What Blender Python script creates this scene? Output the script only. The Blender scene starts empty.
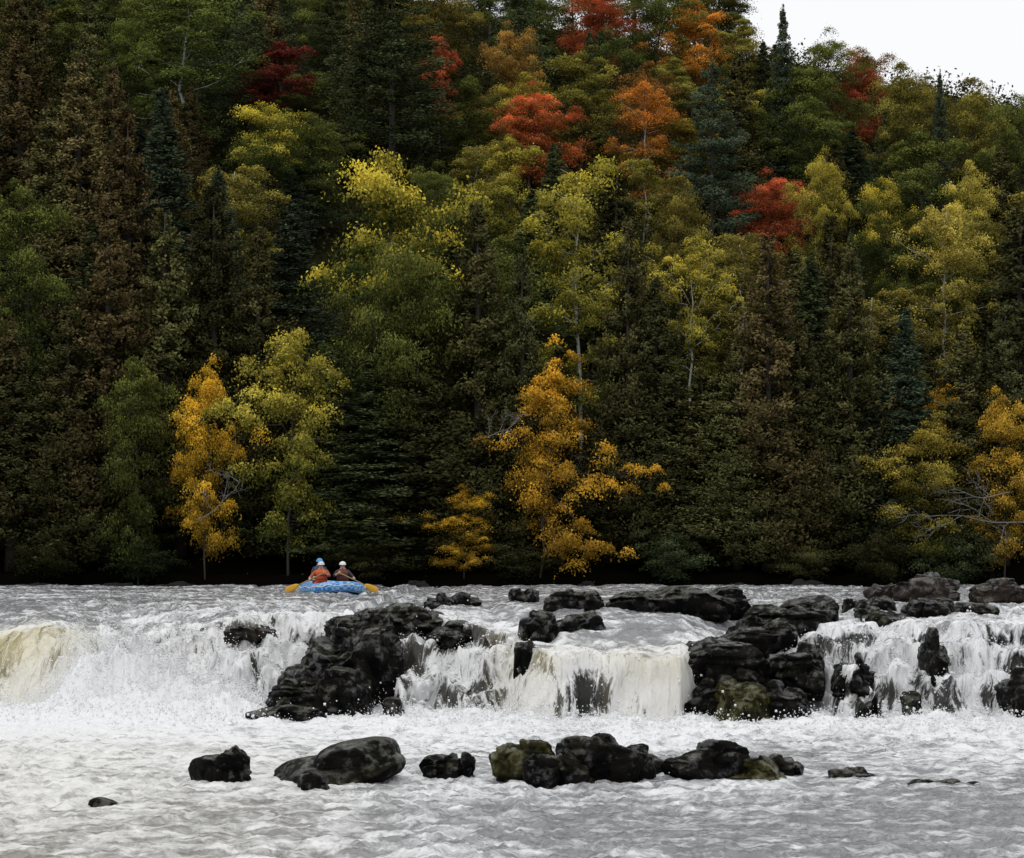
import bpy, math, random
import numpy as np
from mathutils import Vector
SC = bpy.context.scene
COL = SC.collection
F = 2418.0; CZ = 3.64; HY = 560.0
rnd = random.Random(7)
# ------------------------------------------------------------------ noise
_r = np.random.RandomState(3)
PERM = _r.permutation(256)
ANG = _r.uniform(0, 2*np.pi, 256); GX = np.cos(ANG); GY = np.sin(ANG)
def pn(x, y, seed=0):
    x = np.asarray(x, float)+seed*17.37; y = np.asarray(y, float)+seed*9.71
    xi = np.floor(x).astype(np.int64); yi = np.floor(y).astype(np.int64)
    xf = x-xi; yf = y-yi
    def g(ix, iy, dx, dy):
        h = PERM[(PERM[ix & 255]+iy) & 255]
        return GX[h]*dx+GY[h]*dy
    u = xf*xf*xf*(xf*(xf*6-15)+10); v = yf*yf*yf*(yf*(yf*6-15)+10)
    a = g(xi, yi, xf, yf); b = g(xi+1, yi, xf-1, yf)
    c = g(xi, yi+1, xf, yf-1); d = g(xi+1, yi+1, xf-1, yf-1)
    return (a+(b-a)*u+((c+(d-c)*u)-(a+(b-a)*u))*v)*1.5
def fbm(x, y, o=4, seed=0, gain=.5):
    s = 0; a = 1
    for k in range(o):
        s = s+a*pn(x*2**k, y*2**k, seed+k*3); a *= gain
    return s
def ridge(x, y, o=3, seed=0):
    s = 0; a = 1; t = 0
    for k in range(o):
        s = s+a*(1-np.abs(pn(x*2**k, y*2**k, seed+k*5))*1.6); t += a; a *= .5
    return s/t
def sstep(t):
    t = np.clip(t, 0, 1); return t*t*(3-2*t)
# ------------------------------------------------------------------ mesh helpers
def mk_mesh(name, V, faces, mats=(), smooth=True, attrs=None, midx=None):
    V = np.asarray(V, np.float32)
    me = bpy.data.meshes.new(name)
    me.vertices.add(len(V)); me.vertices.foreach_set('co', V.ravel())
    fl = [np.asarray(f, np.int32) for f in faces if len(f)]
    nl = sum(f.size for f in fl); npoly = sum(len(f) for f in fl)
    me.loops.add(nl); me.polygons.add(npoly)
    me.loops.foreach_set('vertex_index', np.concatenate([f.ravel() for f in fl]))
    st = []; o = 0
    for f in fl:
        k = f.shape[1]; st.append(o+np.arange(len(f))*k); o += f.size
    me.polygons.foreach_set('loop_start', np.concatenate(st).astype(np.int32))
    me.polygons.foreach_set('use_smooth', np.full(npoly, smooth, bool))
    if midx is not None: me.polygons.foreach_set('material_index', np.asarray(midx, np.int32))
    for m in mats: me.materials.append(m)
    if attrs:
        for k, a in attrs.items():
            a = np.asarray(a, np.float32)
            if a.ndim == 1:
                at = me.attributes.new(k, 'FLOAT', 'POINT'); at.data.foreach_set('value', a)
            else:
                at = me.attributes.new(k, 'FLOAT_VECTOR', 'POINT'); at.data.foreach_set('vector', a.ravel())
    me.update(calc_edges=True)
    return me
def link(name, me, parent=None, loc=None, rz=None):
    o = bpy.data.objects.new(name, me); COL.objects.link(o)
    if parent is not None: o.parent = parent
    if loc is not None: o.location = loc
    if rz is not None: o.rotation_euler = (0, 0, rz)
    return o
def tag(o, label=None, cat=None, group=None, kind=None):
    if label: o['label'] = label
    if cat: o['category'] = cat
    if group: o['group'] = group
    if kind: o['kind'] = kind
    return o
class MB:
    def __init__(s): s.V = []; s.Q = []; s.T = []; s.n = 0
    def add(s, V, Q=None, T=None):
        V = np.asarray(V, float)
        s.V.append(V)
        if Q is not None and len(Q): s.Q.append(np.asarray(Q)+s.n)
        if T is not None and len(T): s.T.append(np.asarray(T)+s.n)
        s.n += len(V)
    def tube(s, pts, rad, n=6, closed=False):
        P = np.asarray(pts, float); m = len(P)
        rad = np.broadcast_to(np.asarray(rad, float), (m,))
        if closed: Tn = np.roll(P, -1, 0)-np.roll(P, 1, 0)
        else: Tn = np.gradient(P, axis=0)
        Tn = Tn/np.maximum(np.linalg.norm(Tn, axis=1, keepdims=True), 1e-9)
        ref = np.array([0, 0, 1.]) if abs(Tn[:, 2]).mean() < .8 else np.array([1., 0, 0])
        A = np.cross(Tn, ref); A /= np.maximum(np.linalg.norm(A, axis=1, keepdims=True), 1e-9)
        B = np.cross(Tn, A)
        th = np.arange(n)*2*np.pi/n
        V = P[:, None, :]+rad[:, None, None]*(np.cos(th)[None, :, None]*A[:, None, :]+np.sin(th)[None, :, None]*B[:, None, :])
        V = V.reshape(-1, 3); Q = []
        for i in range(m if closed else m-1):
            j = (i+1) % m
            for k in range(n):
                Q.append((i*n+k, i*n+(k+1) % n, j*n+(k+1) % n, j*n+k))
        T = []
        if not closed:
            V = np.vstack([V, P[0], P[-1]]); a = len(V)-2
            for k in range(n):
                T.append((a, (k+1) % n, k)); T.append((a+1, (m-1)*n+k, (m-1)*n+(k+1) % n))
        s.add(V, Q, T)
    def rings(s, rings, cap=True):
        m = len(rings); n = len(rings[0]); V = np.vstack(rings); Q = []; T = []
        for i in range(m-1):
            for k in range(n):
                Q.append((i*n+k, i*n+(k+1) % n, (i+1)*n+(k+1) % n, (i+1)*n+k))
        if cap:
            V = np.vstack([V, rings[0].mean(0), rings[-1].mean(0)]); a = len(V)-2
            for k in range(n):
                T.append((a, (k+1) % n, k)); T.append((a+1, (m-1)*n+k, (m-1)*n+(k+1) % n))
        s.add(V, Q, T)
    def mesh(s, name, mats, smooth=True):
        return mk_mesh(name, np.vstack(s.V), [np.vstack(s.Q) if s.Q else [], np.vstack(s.T) if s.T else []], mats, smooth)
# ------------------------------------------------------------------ materials
def nmat(name):
    m = bpy.data.materials.new(name); m.use_nodes = True
    nt = m.node_tree; nt.nodes.clear()
    out = nt.nodes.new('ShaderNodeOutputMaterial')
    def N(t, **kw):
        n = nt.nodes.new(t)
        for k, v in kw.items(): setattr(n, k, v)
        return n
    def L(a, b): nt.links.new(a, b)
    return m, nt, N, L, out
def mathn(N, L, op, a, b=None, clamp=False):
    n = N('ShaderNodeMath', operation=op); n.use_clamp = clamp
    for i, v in enumerate((a, b)):
        if v is None: continue
        if isinstance(v, (int, float)): n.inputs[i].default_value = v
        else: L(v, n.inputs[i])
    return n.outputs[0]
def mixc(N, L, f, a, b, bt='MIX'):
    n = N('ShaderNodeMix', data_type='RGBA', blend_type=bt)
    for s, v in ((n.inputs[0], f), (n.inputs[6], a), (n.inputs[7], b)):
        if isinstance(v, (int, float)): s.default_value = v
        elif isinstance(v, tuple): s.default_value = (*v, 1)
        else: L(v, s)
    return n.outputs[2]
def mapr(N, L, v, a, b, c, d, smooth=False):
    n = N('ShaderNodeMapRange')
    if smooth: n.interpolation_type = 'SMOOTHSTEP'
    L(v, n.inputs[0])
    for i, x in enumerate((a, b, c, d)): n.inputs[i+1].default_value = x
    return n.outputs[0]
def simple(name, c, rough=.5, var=.15, scale=12, metal=0):
    m, nt, N, L, out = nmat(name)
    p = N('ShaderNodeBsdfPrincipled'); p.inputs['Roughness'].default_value = rough; p.inputs['Metallic'].default_value = metal
    tc = N('ShaderNodeTexCoord'); nz = N('ShaderNodeTexNoise'); nz.inputs['Scale'].default_value = scale; nz.inputs['Detail'].default_value = 4
    L(tc.outputs['Object'], nz.inputs['Vector'])
    c1 = tuple(max(0, x*(1-var)) for x in c); c2 = tuple(min(1, x*(1+var)) for x in c)
    L(mixc(N, L, nz.outputs[0], c1, c2), p.inputs['Base Color']); L(p.outputs[0], out.inputs[0])
    return m
def leafmat(name, lo, hi, trans=.22, bias=0.):
    m, nt, N, L, out = nmat(name)
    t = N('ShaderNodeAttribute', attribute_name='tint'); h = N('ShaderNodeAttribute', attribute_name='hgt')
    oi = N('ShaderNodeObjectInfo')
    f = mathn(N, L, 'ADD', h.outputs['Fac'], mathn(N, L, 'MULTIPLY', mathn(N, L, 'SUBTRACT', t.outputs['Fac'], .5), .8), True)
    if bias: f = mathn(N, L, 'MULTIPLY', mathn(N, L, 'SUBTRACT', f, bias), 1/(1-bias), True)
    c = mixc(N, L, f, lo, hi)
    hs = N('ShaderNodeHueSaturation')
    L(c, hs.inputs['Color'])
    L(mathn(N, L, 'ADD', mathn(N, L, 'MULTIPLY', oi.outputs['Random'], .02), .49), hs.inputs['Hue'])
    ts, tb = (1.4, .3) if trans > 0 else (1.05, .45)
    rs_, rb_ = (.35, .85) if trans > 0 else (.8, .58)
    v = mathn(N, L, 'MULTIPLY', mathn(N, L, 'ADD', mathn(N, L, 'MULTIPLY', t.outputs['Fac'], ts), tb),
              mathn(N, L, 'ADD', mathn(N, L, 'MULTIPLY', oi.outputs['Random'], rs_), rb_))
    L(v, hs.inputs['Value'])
    d = N('ShaderNodeBsdfDiffuse'); L(hs.outputs[0], d.inputs[0])
    if trans > 0:
        tr = N('ShaderNodeBsdfTranslucent'); mx = N('ShaderNodeMixShader'); mx.inputs[0].default_value = trans
        L(hs.outputs[0], tr.inputs[0]); L(d.outputs[0], mx.inputs[1]); L(tr.outputs[0], mx.inputs[2]); L(mx.outputs[0], out.inputs[0])
    else: L(d.outputs[0], out.inputs[0])
    return m
LEAF = {
 'cedar_dark': ((.031, .034, .013), (.074, .073, .030)),
 'cedar_brown': ((.056, .048, .020), (.132, .101, .042)),
 'cedar_olive': ((.042, .044, .017), (.105, .098, .037)),
 'spruce': ((.032, .046, .028), (.075, .098, .058)),
 'pine': ((.038, .052, .024), (.09, .108, .046)),
 'green': ((.052, .072, .022), (.18, .20, .045)),
 'olive': ((.085, .09, .026), (.32, .27, .056)),
 'yellowgreen': ((.11, .13, .03), (.48, .39, .065)),
 'goldgreen': ((.075, .105, .028), (.56, .45, .06)),
 'palegold': ((.22, .21, .05), (.60, .48, .10)),
 'gold': ((.48, .31, .04), (.82, .52, .05)),
 'amber': ((.30, .19, .035), (.58, .36, .05)),
 'orange': ((.38, .18, .04), (.70, .28, .05)),
 'redorange': ((.32, .105, .035), (.68, .18, .06)),
 'red': ((.25, .07, .03), (.58, .14, .065)),
 'crimson': ((.09, .022, .018), (.22, .042, .034)),
 'rust': ((.14, .09, .03), (.38, .20, .05)),
}
LM_ = {k: leafmat('leaves_'+k, *v, trans=0 if k in ('cedar_dark', 'cedar_brown', 'cedar_olive', 'spruce', 'pine') else .2, bias=.5 if k == 'goldgreen' else 0) for k, v in LEAF.items()}
BARK = simple('bark_dark', (.05, .042, .034), .9, .4, 5)
BIRCH = simple('bark_birch', (.38, .37, .33), .8, .4, 4)
DEAD = simple('bark_dead', (.2, .19, .18), .9, .35, 6)
def rockmat(name, c1, c2, moss, mossc=(.06, .056, .016)):
    m, nt, N, L, out = nmat(name)
    p = N('ShaderNodeBsdfPrincipled'); g = N('ShaderNodeNewGeometry')
    def noise(s, d=6, r=.6, sc=None):
        n = N('ShaderNodeTexNoise'); n.inputs['Scale'].default_value = s; n.inputs['Detail'].default_value = d; n.inputs['Roughness'].default_value = r
        if sc:
            mp = N('ShaderNodeMapping'); mp.inputs['Scale'].default_value = sc; mp.inputs['Rotation'].default_value = (.1, .16, 0); L(g.outputs['Position'], mp.inputs[0]); L(mp.outputs[0], n.inputs['Vector'])
        else: L(g.outputs['Position'], n.inputs['Vector'])
        return n.outputs[0]
    a = noise(2.2); b = noise(4, 7, .65); c = noise(1.3, 6)
    col = mixc(N, L, mapr(N, L, a, .42, .7, 0, 1), c1, c2)
    sp = N('ShaderNodeSeparateXYZ'); L(g.outputs['Normal'], sp.inputs[0])
    mm = mapr(N, L, mathn(N, L, 'ADD', mathn(N, L, 'MULTIPLY', sp.outputs[2], .3), c), 1.0-moss, 1.2-moss, 0, 1)
    mossf = mathn(N, L, 'MULTIPLY', mm, mapr(N, L, b, .38, .62, 0, 1))
    col = mixc(N, L, mossf, col, mossc)
    L(col, p.inputs['Base Color'])
    wet = mapr(N, L, mathn(N, L, 'ADD', b, mathn(N, L, 'MULTIPLY', sp.outputs[2], .08)), .52, .66, 0, 1, True)
    L(mapr(N, L, wet, 0, 1, .5, .10), p.inputs['Roughness'])
    L(mapr(N, L, wet, 0, 1, .04, .8), p.inputs['Specular IOR Level'])
    bm = N('ShaderNodeBump'); bm.inputs['Strength'].default_value = 1.0; bm.inputs['Distance'].default_value = .085
    strata = noise(1, 6, .65, (1.6, 1.6, 7))
    hgt = mathn(N, L, 'ADD', mathn(N, L, 'MULTIPLY', noise(5, 9, .72), .9), mathn(N, L, 'MULTIPLY', strata, .7))
    L(hgt, bm.inputs['Height']); L(bm.outputs[0], p.inputs['Normal'])
    L(p.outputs[0], out.inputs[0]); return m
R_DARK = rockmat('wet_rock', (.0025, .0025, .0025), (.017, .015, .0135), .38, (.036, .034, .013))
R_MOSS = rockmat('mossy_rock', (.004, .004, .003), (.022, .020, .014), .66, (.08, .075, .018))
R_BROWN = rockmat('brown_rock', (.014, .011, .009), (.06, .046, .036), .2)
R_BANK = simple('bank_stone', (.005, .0045, .004), .95, .5, 3)
# ------------------------------------------------------------------ terrain
def ground(X, Y):
    X = np.asarray(X, float); Y = np.asarray(Y, float)
    Hc = np.clip(48-.34*(X-20), 14, 74)
    s = np.maximum(0, Y-113)*.45
    k = 3.
    hill = -k*np.log(np.exp(-s/k)+np.exp(-Hc/k))
    sh = pn(X*.12, Y*0, 5)*1.1+pn(X*.5, Y*0, 15)*.4
    bank = -1.6+4.6*sstep((Y-109.6-sh)/2.6)
    nz = fbm(X*.08, Y*.08, 4, 9)*1.0*sstep((Y-112)/10)+.25*fbm(X*.7, Y*.7, 3, 19)*sstep((Y-108)/2)
    near = 30*sstep((-14-Y)/60)+3*sstep((-4-Y)/6)  # unseen rise behind the camera, added to darken reflections and light from behind
    return hill+bank+nz+near
def gz(x, y): return float(ground(np.array([x]), np.array([y]))[0])
gx = np.concatenate([[-1500, -700, -300, -160], np.linspace(-100, 100, 201), [160, 300, 700, 1500]])
gy = np.concatenate([[-300, -120, -90, -74, -60, -45, -30, -20, -12, -8, -4, 0, 40, 90], np.linspace(105, 116, 45), np.linspace(117.5, 290, 110), [340, 450, 700, 1500]])
XX, YY = np.meshgrid(gx, gy); ZZ = ground(XX, YY)
def gridfaces(r, c):
    i = np.arange(r*c).reshape(r, c)
    return np.stack([i[:-1, :-1], i[:-1, 1:], i[1:, 1:], i[1:, :-1]], -1).reshape(-1, 4)
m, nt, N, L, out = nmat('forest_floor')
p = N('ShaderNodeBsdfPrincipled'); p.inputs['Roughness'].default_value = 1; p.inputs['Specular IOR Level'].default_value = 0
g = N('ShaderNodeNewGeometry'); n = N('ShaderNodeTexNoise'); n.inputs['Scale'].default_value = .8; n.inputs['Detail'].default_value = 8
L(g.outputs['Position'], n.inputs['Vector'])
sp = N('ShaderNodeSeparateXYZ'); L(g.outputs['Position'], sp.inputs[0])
L(mixc(N, L, mapr(N, L, sp.outputs[2], 2.6, 7, 0, 1), (.0028, .0025, .002), mixc(N, L, n.outputs[0], (.006, .006, .003), (.022, .02, .009))), p.inputs['Base Color']); L(p.outputs[0], out.inputs[0])  # floor near-black at bank level: wet soil, plus tree shade put into the colour
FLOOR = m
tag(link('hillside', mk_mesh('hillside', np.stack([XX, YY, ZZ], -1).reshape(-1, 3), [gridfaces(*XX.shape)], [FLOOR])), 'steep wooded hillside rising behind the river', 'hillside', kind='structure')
# ------------------------------------------------------------------ water
xs = np.concatenate([[-3000, -1800, -1100, -700, -450, -330], np.linspace(-260, 1284, 1000), [1350, 1480, 1720, 2100, 2800, 4000]])
ys = np.concatenate([np.linspace(2, 26, 25)[:-1], np.linspace(26, 49, 330)[:-1], np.linspace(49, 67, 460)[:-1], np.linspace(67, 114, 200)])
PX, WY = np.meshgrid(xs, ys)
WX = (PX-512)/F*np.maximum(WY, 30)
kx = [-300, -100, 0, 45, 85, 130, 180, 230, 270, 310, 365, 400, 455, 500, 535, 560, 680, 705, 740, 815, 850, 900, 960, 1024, 1300]
def I(v): return np.interp(PX, kx, v)
YB = I([62, 61.5, 60.5, 59.4, 59.4, 59.4, 58.6, 58.2, 58.2, 60, 59.2, 56.2, 55.5, 55.1, 54.9, 54.7, 54.6, 55.6, 57, 56, 54.4, 54.1, 54, 53.9, 53.5])
W = I([3.5, 3.2, 3.0, 2.8, 3.4, 5, 5, 5, 4.2, 2.6, 2.6, 5.0, 5.0, 3.4, 1.2, .55, .55, 1.4, 1.6, 2.4, 3.6, 3.6, 3.2, 3.0, 3.0])
lip = I([646, 645, 638, 629, 636, 640, 630, 620, 616, 614, 613, 612, 616, 632, 652, 656, 656, 652, 640, 632, 627, 625, 622, 628, 628])
YB = YB+.35*fbm(WX*.5, WX*0+1, 3, 2); W = W*(1+.3*pn(WX*.8, WX*0, 6))
zl = CZ-(lip-HY)*(YB+W)/F+.09*fbm(WX*.9, WX*0, 3, 8)
t = (WY-YB)/W; tc_ = np.clip(t, 0, 1)
curt = np.interp(PX, [505, 545, 685, 705], [0, 1, 1, 0])
tong = np.interp(PX, [-200, 0, 60, 95], [.8, .8, .7, 0])
casc = np.interp(PX, [-50, 90, 180, 270, 370, 510, 540, 690, 740, 1100], [0, .3, .6, .75, 1, .8, 0, 0, .9, 1])
ph = .8*fbm(WX*.55, WX*0+3, 3, 71)
u = tc_*3+ph+.35*fbm(WX*1.3, WY*1.1, 3, 72)
stair = (np.floor(u)+sstep((u-np.floor(u)-.5)/.38)-ph)/3
u0 = np.clip(stair, 0, 1)
riser = np.clip(1-np.abs((u-np.floor(u)-.69)/.22), 0, 1)*casc
st = tc_*(1-casc)+u0*casc
st = st+(1-curt)*(1-tong)*.12*fbm(WX*.8, WY*.9, 3, 12)*(tc_*(1-tc_)*4)
st = np.clip(st, 0, 1)*sstep(tc_*6+.0)
face = zl*(1-(1-st)**(1.7-.5*casc))
Lr = I([12, 12, 12, 12, 12, 11, 10, 9, 9, 8, 8, 8, 8, 8, 8, 8, 9, 9, 9, 9, 9, 9, 9, 9, 9])
r = (WY-YB-W)/Lr; rc = np.clip(r, 0, 1)
u2 = rc*3+.5*fbm(WX*.35, WX*0+7, 3, 74)
stair2 = np.clip((np.floor(u2)+sstep((u2-np.floor(u2)-.5)/.5)-.5*fbm(WX*.35, WX*0+7, 3, 74))/3, 0, 1)
rr_ = np.clip(.5*rc+.5*stair2+.06*fbm(WX*.5, WY*.8, 3, 14)*(rc*(1-rc)*4), 0, 1)
Z = face+(2.38-zl)*rr_*(t >= 1)+.12*np.clip((WY-70)/40, 0, 1)
d = YB-WY
turb = np.where(d > 0, np.exp(-np.maximum(d, 0)/4.5), 0)
facem = np.where((t > -.02) & (t < 1.0), 1., 0.)*sstep((t+.05)*8)*sstep((1.15-t)*5)
pool = (t < 0)*1.
upper = (t > 1)*1.
ramp = upper*(1-rc)
far = np.clip((WY-70)/30, 0, 1)
chop = ridge(WX*.9+.3*pn(WX*.4, WY*.4, 20), WY*.9, 4, 21)-.55
chop2 = fbm(WX*2.4, WY*2.2, 4, 25, .6)
lump = fbm(WX*.9, WY*1.1, 4, 31)
swell = fbm(WX*.16, WY*.22, 2, 27)
calm = .65+.5*sstep(.5+1.2*fbm(WX*.12, WY*.18, 2, 29))
Z = Z+pool*calm*(.075*chop+.05*chop2)+pool*.06*swell+turb*(.22*lump+.10)
Z = Z+upper*((.06-.02*far)*chop+.038*chop2)+ramp*.11*lump
ba = np.interp(PX, [40, 80, 115, 160, 230, 295], [0, .66, 1.0, .76, .36, 0])
boil = np.exp(-((WY-YB-.2)/1.8)**2)
boilm = boil*ba
Z = Z+boil*ba*(.90+1.0*fbm(WX*.8, WY*.8, 5, 81, .58))+boilm*.18*ridge(WX*1.8, WY*1.8, 4, 84)
Z = Z+facem*(.12*(1-tong*.5))*fbm(WX*1.6, WY*2.0, 4, 35)
s_arc = np.vstack([np.zeros((1, PX.shape[1])), np.cumsum(np.sqrt(np.diff(WY, axis=0)**2+np.diff(Z, axis=0)**2), 0)])
FX = WX+facem*(.6*fbm(WX*.55, s_arc*.45, 3, 91)*(1-.6*curt))
strand = ridge(FX*2.8, s_arc*.4, 4, 41)-.5
WY2 = WY-facem*(1-tong*.6)*(.28*strand*(1-.7*np.clip(boilm, 0, 1))+.24*fbm(WX*1.1, s_arc*.9, 5, 44))*(1-.45*curt)
leftb = np.interp(PX, [-100, 120, 330, 520], [1, .9, .45, 0])
rightb = np.interp(PX, [450, 900], [0, 1])
foam = pool*(.33+(.86+.10*leftb)*np.exp(-np.maximum(d, 0)/(9.5+4.5*leftb))+.15*leftb-.06*rightb+.50*(chop-.1)*.5+.15*fbm(WX*.22, WY*.16, 3, 51))
cw = np.clip(casc-.3, 0, 1)*(1-np.clip(boilm*1.5, 0, 1))
foam = foam+(t >= 0)*(t < 1)*(.91-.08*cw-.07*curt+(.42+.25*cw)*strand*(1-.8*np.clip(boilm, 0, 1))+(.34+.2*cw)*fbm(FX*.8, s_arc*.6, 5, 55)-.22*riser*(1-np.clip(boilm*1.5, 0, 1))-.42*tong*sstep(t*2.2))+.48*boilm
foam = foam+upper*(.38+.46*(1-rc)**1.5+.7*np.maximum(chop-.12, -.2)+.32*fbm(WX*.10, WY*.30, 3, 57)+.25*lump*(1-rc))
PYW = HY-(Z-CZ)*F/WY
def blob(x, y0, sx, sy, amt):
    return amt*np.exp(-((PX-x)/sx)**2-((PYW-y0)/sy)**2)
for b in [(582, 696, 20, 32, -.62), (560, 706, 9, 18, -.4), (608, 702, 9, 20, -.4), (642, 700, 8, 24, -.3), (545, 665, 10, 16, -.25), (395, 705, 8, 10, -.5), (440, 650, 18, 8, -.45), (470, 632, 26, 7, -.5), (405, 690, 8, 16, -.4), (425, 672, 16, 7, -.4),
          (480, 690, 9, 12, -.35), (450, 700, 8, 12, -.35), (240, 626, 25, 7, -.6), (985, 700, 7, 18, -.45), (915, 670, 7, 20, -.4), (965, 650, 7, 12, -.4), (860, 640, 18, 7, -.5), (820, 660, 9, 16, -.3), (60, 695, 50, 14, .35), (650, 632, 30, 7, -.5), (1000, 640, 22, 7, -.4), (890, 690, 7, 14, -.35), (258, 684, 10, 18, -.25), (940, 705, 8, 10, -.35), (835, 700, 7, 12, -.35), (220, 662, 12, 8, -.2)]:
    foam = foam+blob(*b)
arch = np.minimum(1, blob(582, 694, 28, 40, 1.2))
tan = facem*np.interp(PX, [-100, 0, 70, 95, 130, 280, 480, 530, 600, 680, 700, 800, 1100], [1, 1, .8, .3, .10, .06, .05, .6, .4, .6, .0, .0, .0])*(.45+.55*sstep((t-.1)*1.6))
tan = tan+upper*np.exp(-np.maximum(r, 0)*7)*np.interp(PX, [0, 80, 110, 520, 560, 680, 700], [.8, .7, .1, .1, .4, .4, 0])
tan = tan*(1-arch)*(1-.85*np.clip(boilm, 0, 1))
tan = tan+.24*pool*np.interp(PX, [0, 250, 450], [1, .6, 0])*np.clip((54-WY)/10, 0, 1)
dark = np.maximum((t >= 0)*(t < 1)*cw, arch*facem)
WPOS = np.stack([WX, WY2, Z], -1).reshape(-1, 3)
m, nt, N, L, out = nmat('river_water')
af = N('ShaderNodeAttribute', attribute_name='foam'); aa = N('ShaderNodeAttribute', attribute_name='fall'); at = N('ShaderNodeAttribute', attribute_name='tan'); fl = N('ShaderNodeAttribute', attribute_name='flow'); ad = N('ShaderNodeAttribute', attribute_name='ledge')
def wn(sc, det, rough, dist=0):
    mp = N('ShaderNodeMapping'); mp.inputs['Scale'].default_value = sc; L(fl.outputs['Vector'], mp.inputs[0])
    n = N('ShaderNodeTexNoise'); n.inputs['Scale'].default_value = 1; n.inputs['Detail'].default_value = det; n.inputs['Roughness'].default_value = rough; n.inputs['Distortion'].default_value = dist
    L(mp.outputs[0], n.inputs['Vector']); return n.outputs[0]
n1 = wn((1.9, 1.7, 1), 9, .70, .8); n2a = wn((8, 1.0, 1), 10, .72, .4); n2b = wn((15, 8, 1), 5, .7, .3)
n2 = mathn(N, L, 'ADD', mathn(N, L, 'MULTIPLY', n2a, .68), mathn(N, L, 'MULTIPLY', n2b, .32))
mxf = N('ShaderNodeMix'); L(aa.outputs['Fac'], mxf.inputs[0]); L(n1, mxf.inputs[2]); L(n2, mxf.inputs[3])
nn = mathn(N, L, 'MULTIPLY', mathn(N, L, 'SUBTRACT', mxf.outputs[0], .3), 2.5)
mr = N('ShaderNodeMapRange', interpolation_type='SMOOTHSTEP')
L(mathn(N, L, 'ADD', mathn(N, L, 'MULTIPLY', aa.outputs['Fac'], .22), -.30), mr.inputs[1])
L(mathn(N, L, 'ADD', mathn(N, L, 'MULTIPLY', aa.outputs['Fac'], -.22), .46), mr.inputs[2])
L(mathn(N, L, 'SUBTRACT', mathn(N, L, 'ADD', nn, af.outputs['Fac']), 1.0), mr.inputs[0])
mask = mr.outputs[0]
wp = N('ShaderNodeBsdfPrincipled'); wp.inputs['Roughness'].default_value = .12; wp.inputs['IOR'].default_value = 1.34
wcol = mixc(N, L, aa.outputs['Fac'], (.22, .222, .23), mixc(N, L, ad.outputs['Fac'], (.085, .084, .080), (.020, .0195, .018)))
L(mixc(N, L, at.outputs['Fac'], wcol, (.46, .40, .22)), wp.inputs['Base Color'])
fp = N('ShaderNodeBsdfPrincipled'); fp.inputs['Roughness'].default_value = .55
fcol = mixc(N, L, mathn(N, L, 'MULTIPLY', at.outputs['Fac'], mathn(N, L, 'ADD', .35, n2)), (.86, .865, .875), (.68, .62, .40))
L(fcol, fp.inputs['Base Color'])
bp = N('ShaderNodeBump'); bp.inputs['Strength'].default_value = .85; bp.inputs['Distance'].default_value = .09
b1 = wn((4.5, 3.8, 4), 6, .64, .6); b2 = wn((9, 1.8, 1), 8, .7, .3)
b2 = mathn(N, L, 'ADD', mathn(N, L, 'MULTIPLY', b2, .8), mathn(N, L, 'MULTIPLY', n2b, .4))
mb = N('ShaderNodeMix'); L(aa.outputs['Fac'], mb.inputs[0]); L(b1, mb.inputs[2]); L(b2, mb.inputs[3]); L(mb.outputs[0], bp.inputs['Height'])
L(bp.outputs[0], wp.inputs['Normal']); L(bp.outputs[0], fp.inputs['Normal'])
ms = N('ShaderNodeMixShader'); L(mask, ms.inputs[0]); L(wp.outputs[0], ms.inputs[1]); L(fp.outputs[0], ms.inputs[2]); L(ms.outputs[0], out.inputs[0])
WATER = m
flow = np.stack([FX, s_arc, np.zeros_like(WX)], -1).reshape(-1, 3)
wm = mk_mesh('river', WPOS, [gridfaces(*PX.shape)], [WATER], attrs={'foam': foam.ravel(), 'fall': facem.ravel(), 'tan': tan.ravel(), 'ledge': dark.ravel(), 'flow': flow})
tag(link('river', wm), 'white water river pouring over a rock ledge', 'river', kind='structure')
def water_z(x, y):
    j = np.argmin(abs(ys-y)); i = np.argmin(abs(WX[j]-x)); return float(Z[j, i])
# spray
rs = np.random.RandomState(5)
wgt = (facem*(1-.9*tong)*np.clip(foam, 0, 1.2)**2*.5+boilm*.8+turb**2.2*.8)*((PX > -100) & (PX < 1124))
dens = (wgt*np.gradient(ys)[:, None]).ravel(); dens /= dens.sum()
NS = 50000
ix = rs.choice(len(dens), NS, p=dens)
stg = np.interp(PX.ravel()[ix], [-100, 0, 60, 160, 300, 1100], [.8, .8, 1.5, 1.1, .6, .6])
cl = 1+1.4*np.clip(fbm(WPOS[ix, 0]*1.5, WPOS[ix, 1]*1.5, 2, 95), -.6, 1)
P = WPOS[ix]+np.stack([rs.normal(0, .06, NS), -rs.exponential(.08, NS)*stg*cl, rs.exponential(.10, NS)*stg*cl], -1)
sz = rs.uniform(.005, .013, NS)*(.6+rs.rand(NS)**4*2.0)
tet = np.array([[1, 1, 1], [1, -1, -1], [-1, 1, -1], [-1, -1, 1]])
V = P[:, None, :]+tet[None]*sz[:, None, None]
fi = np.array([[0, 1, 2], [0, 3, 1], [0, 2, 3], [1, 3, 2]])
T = (np.arange(NS)[:, None, None]*4+fi[None]).reshape(-1, 3)
SPRAY = simple('spray_white', (.86, .865, .875), .5, .03)
tag(link('spray', mk_mesh('spray', V.reshape(-1, 3), [T], [SPRAY])), 'white spray leaping off the falling water', 'spray', kind='stuff')
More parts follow.
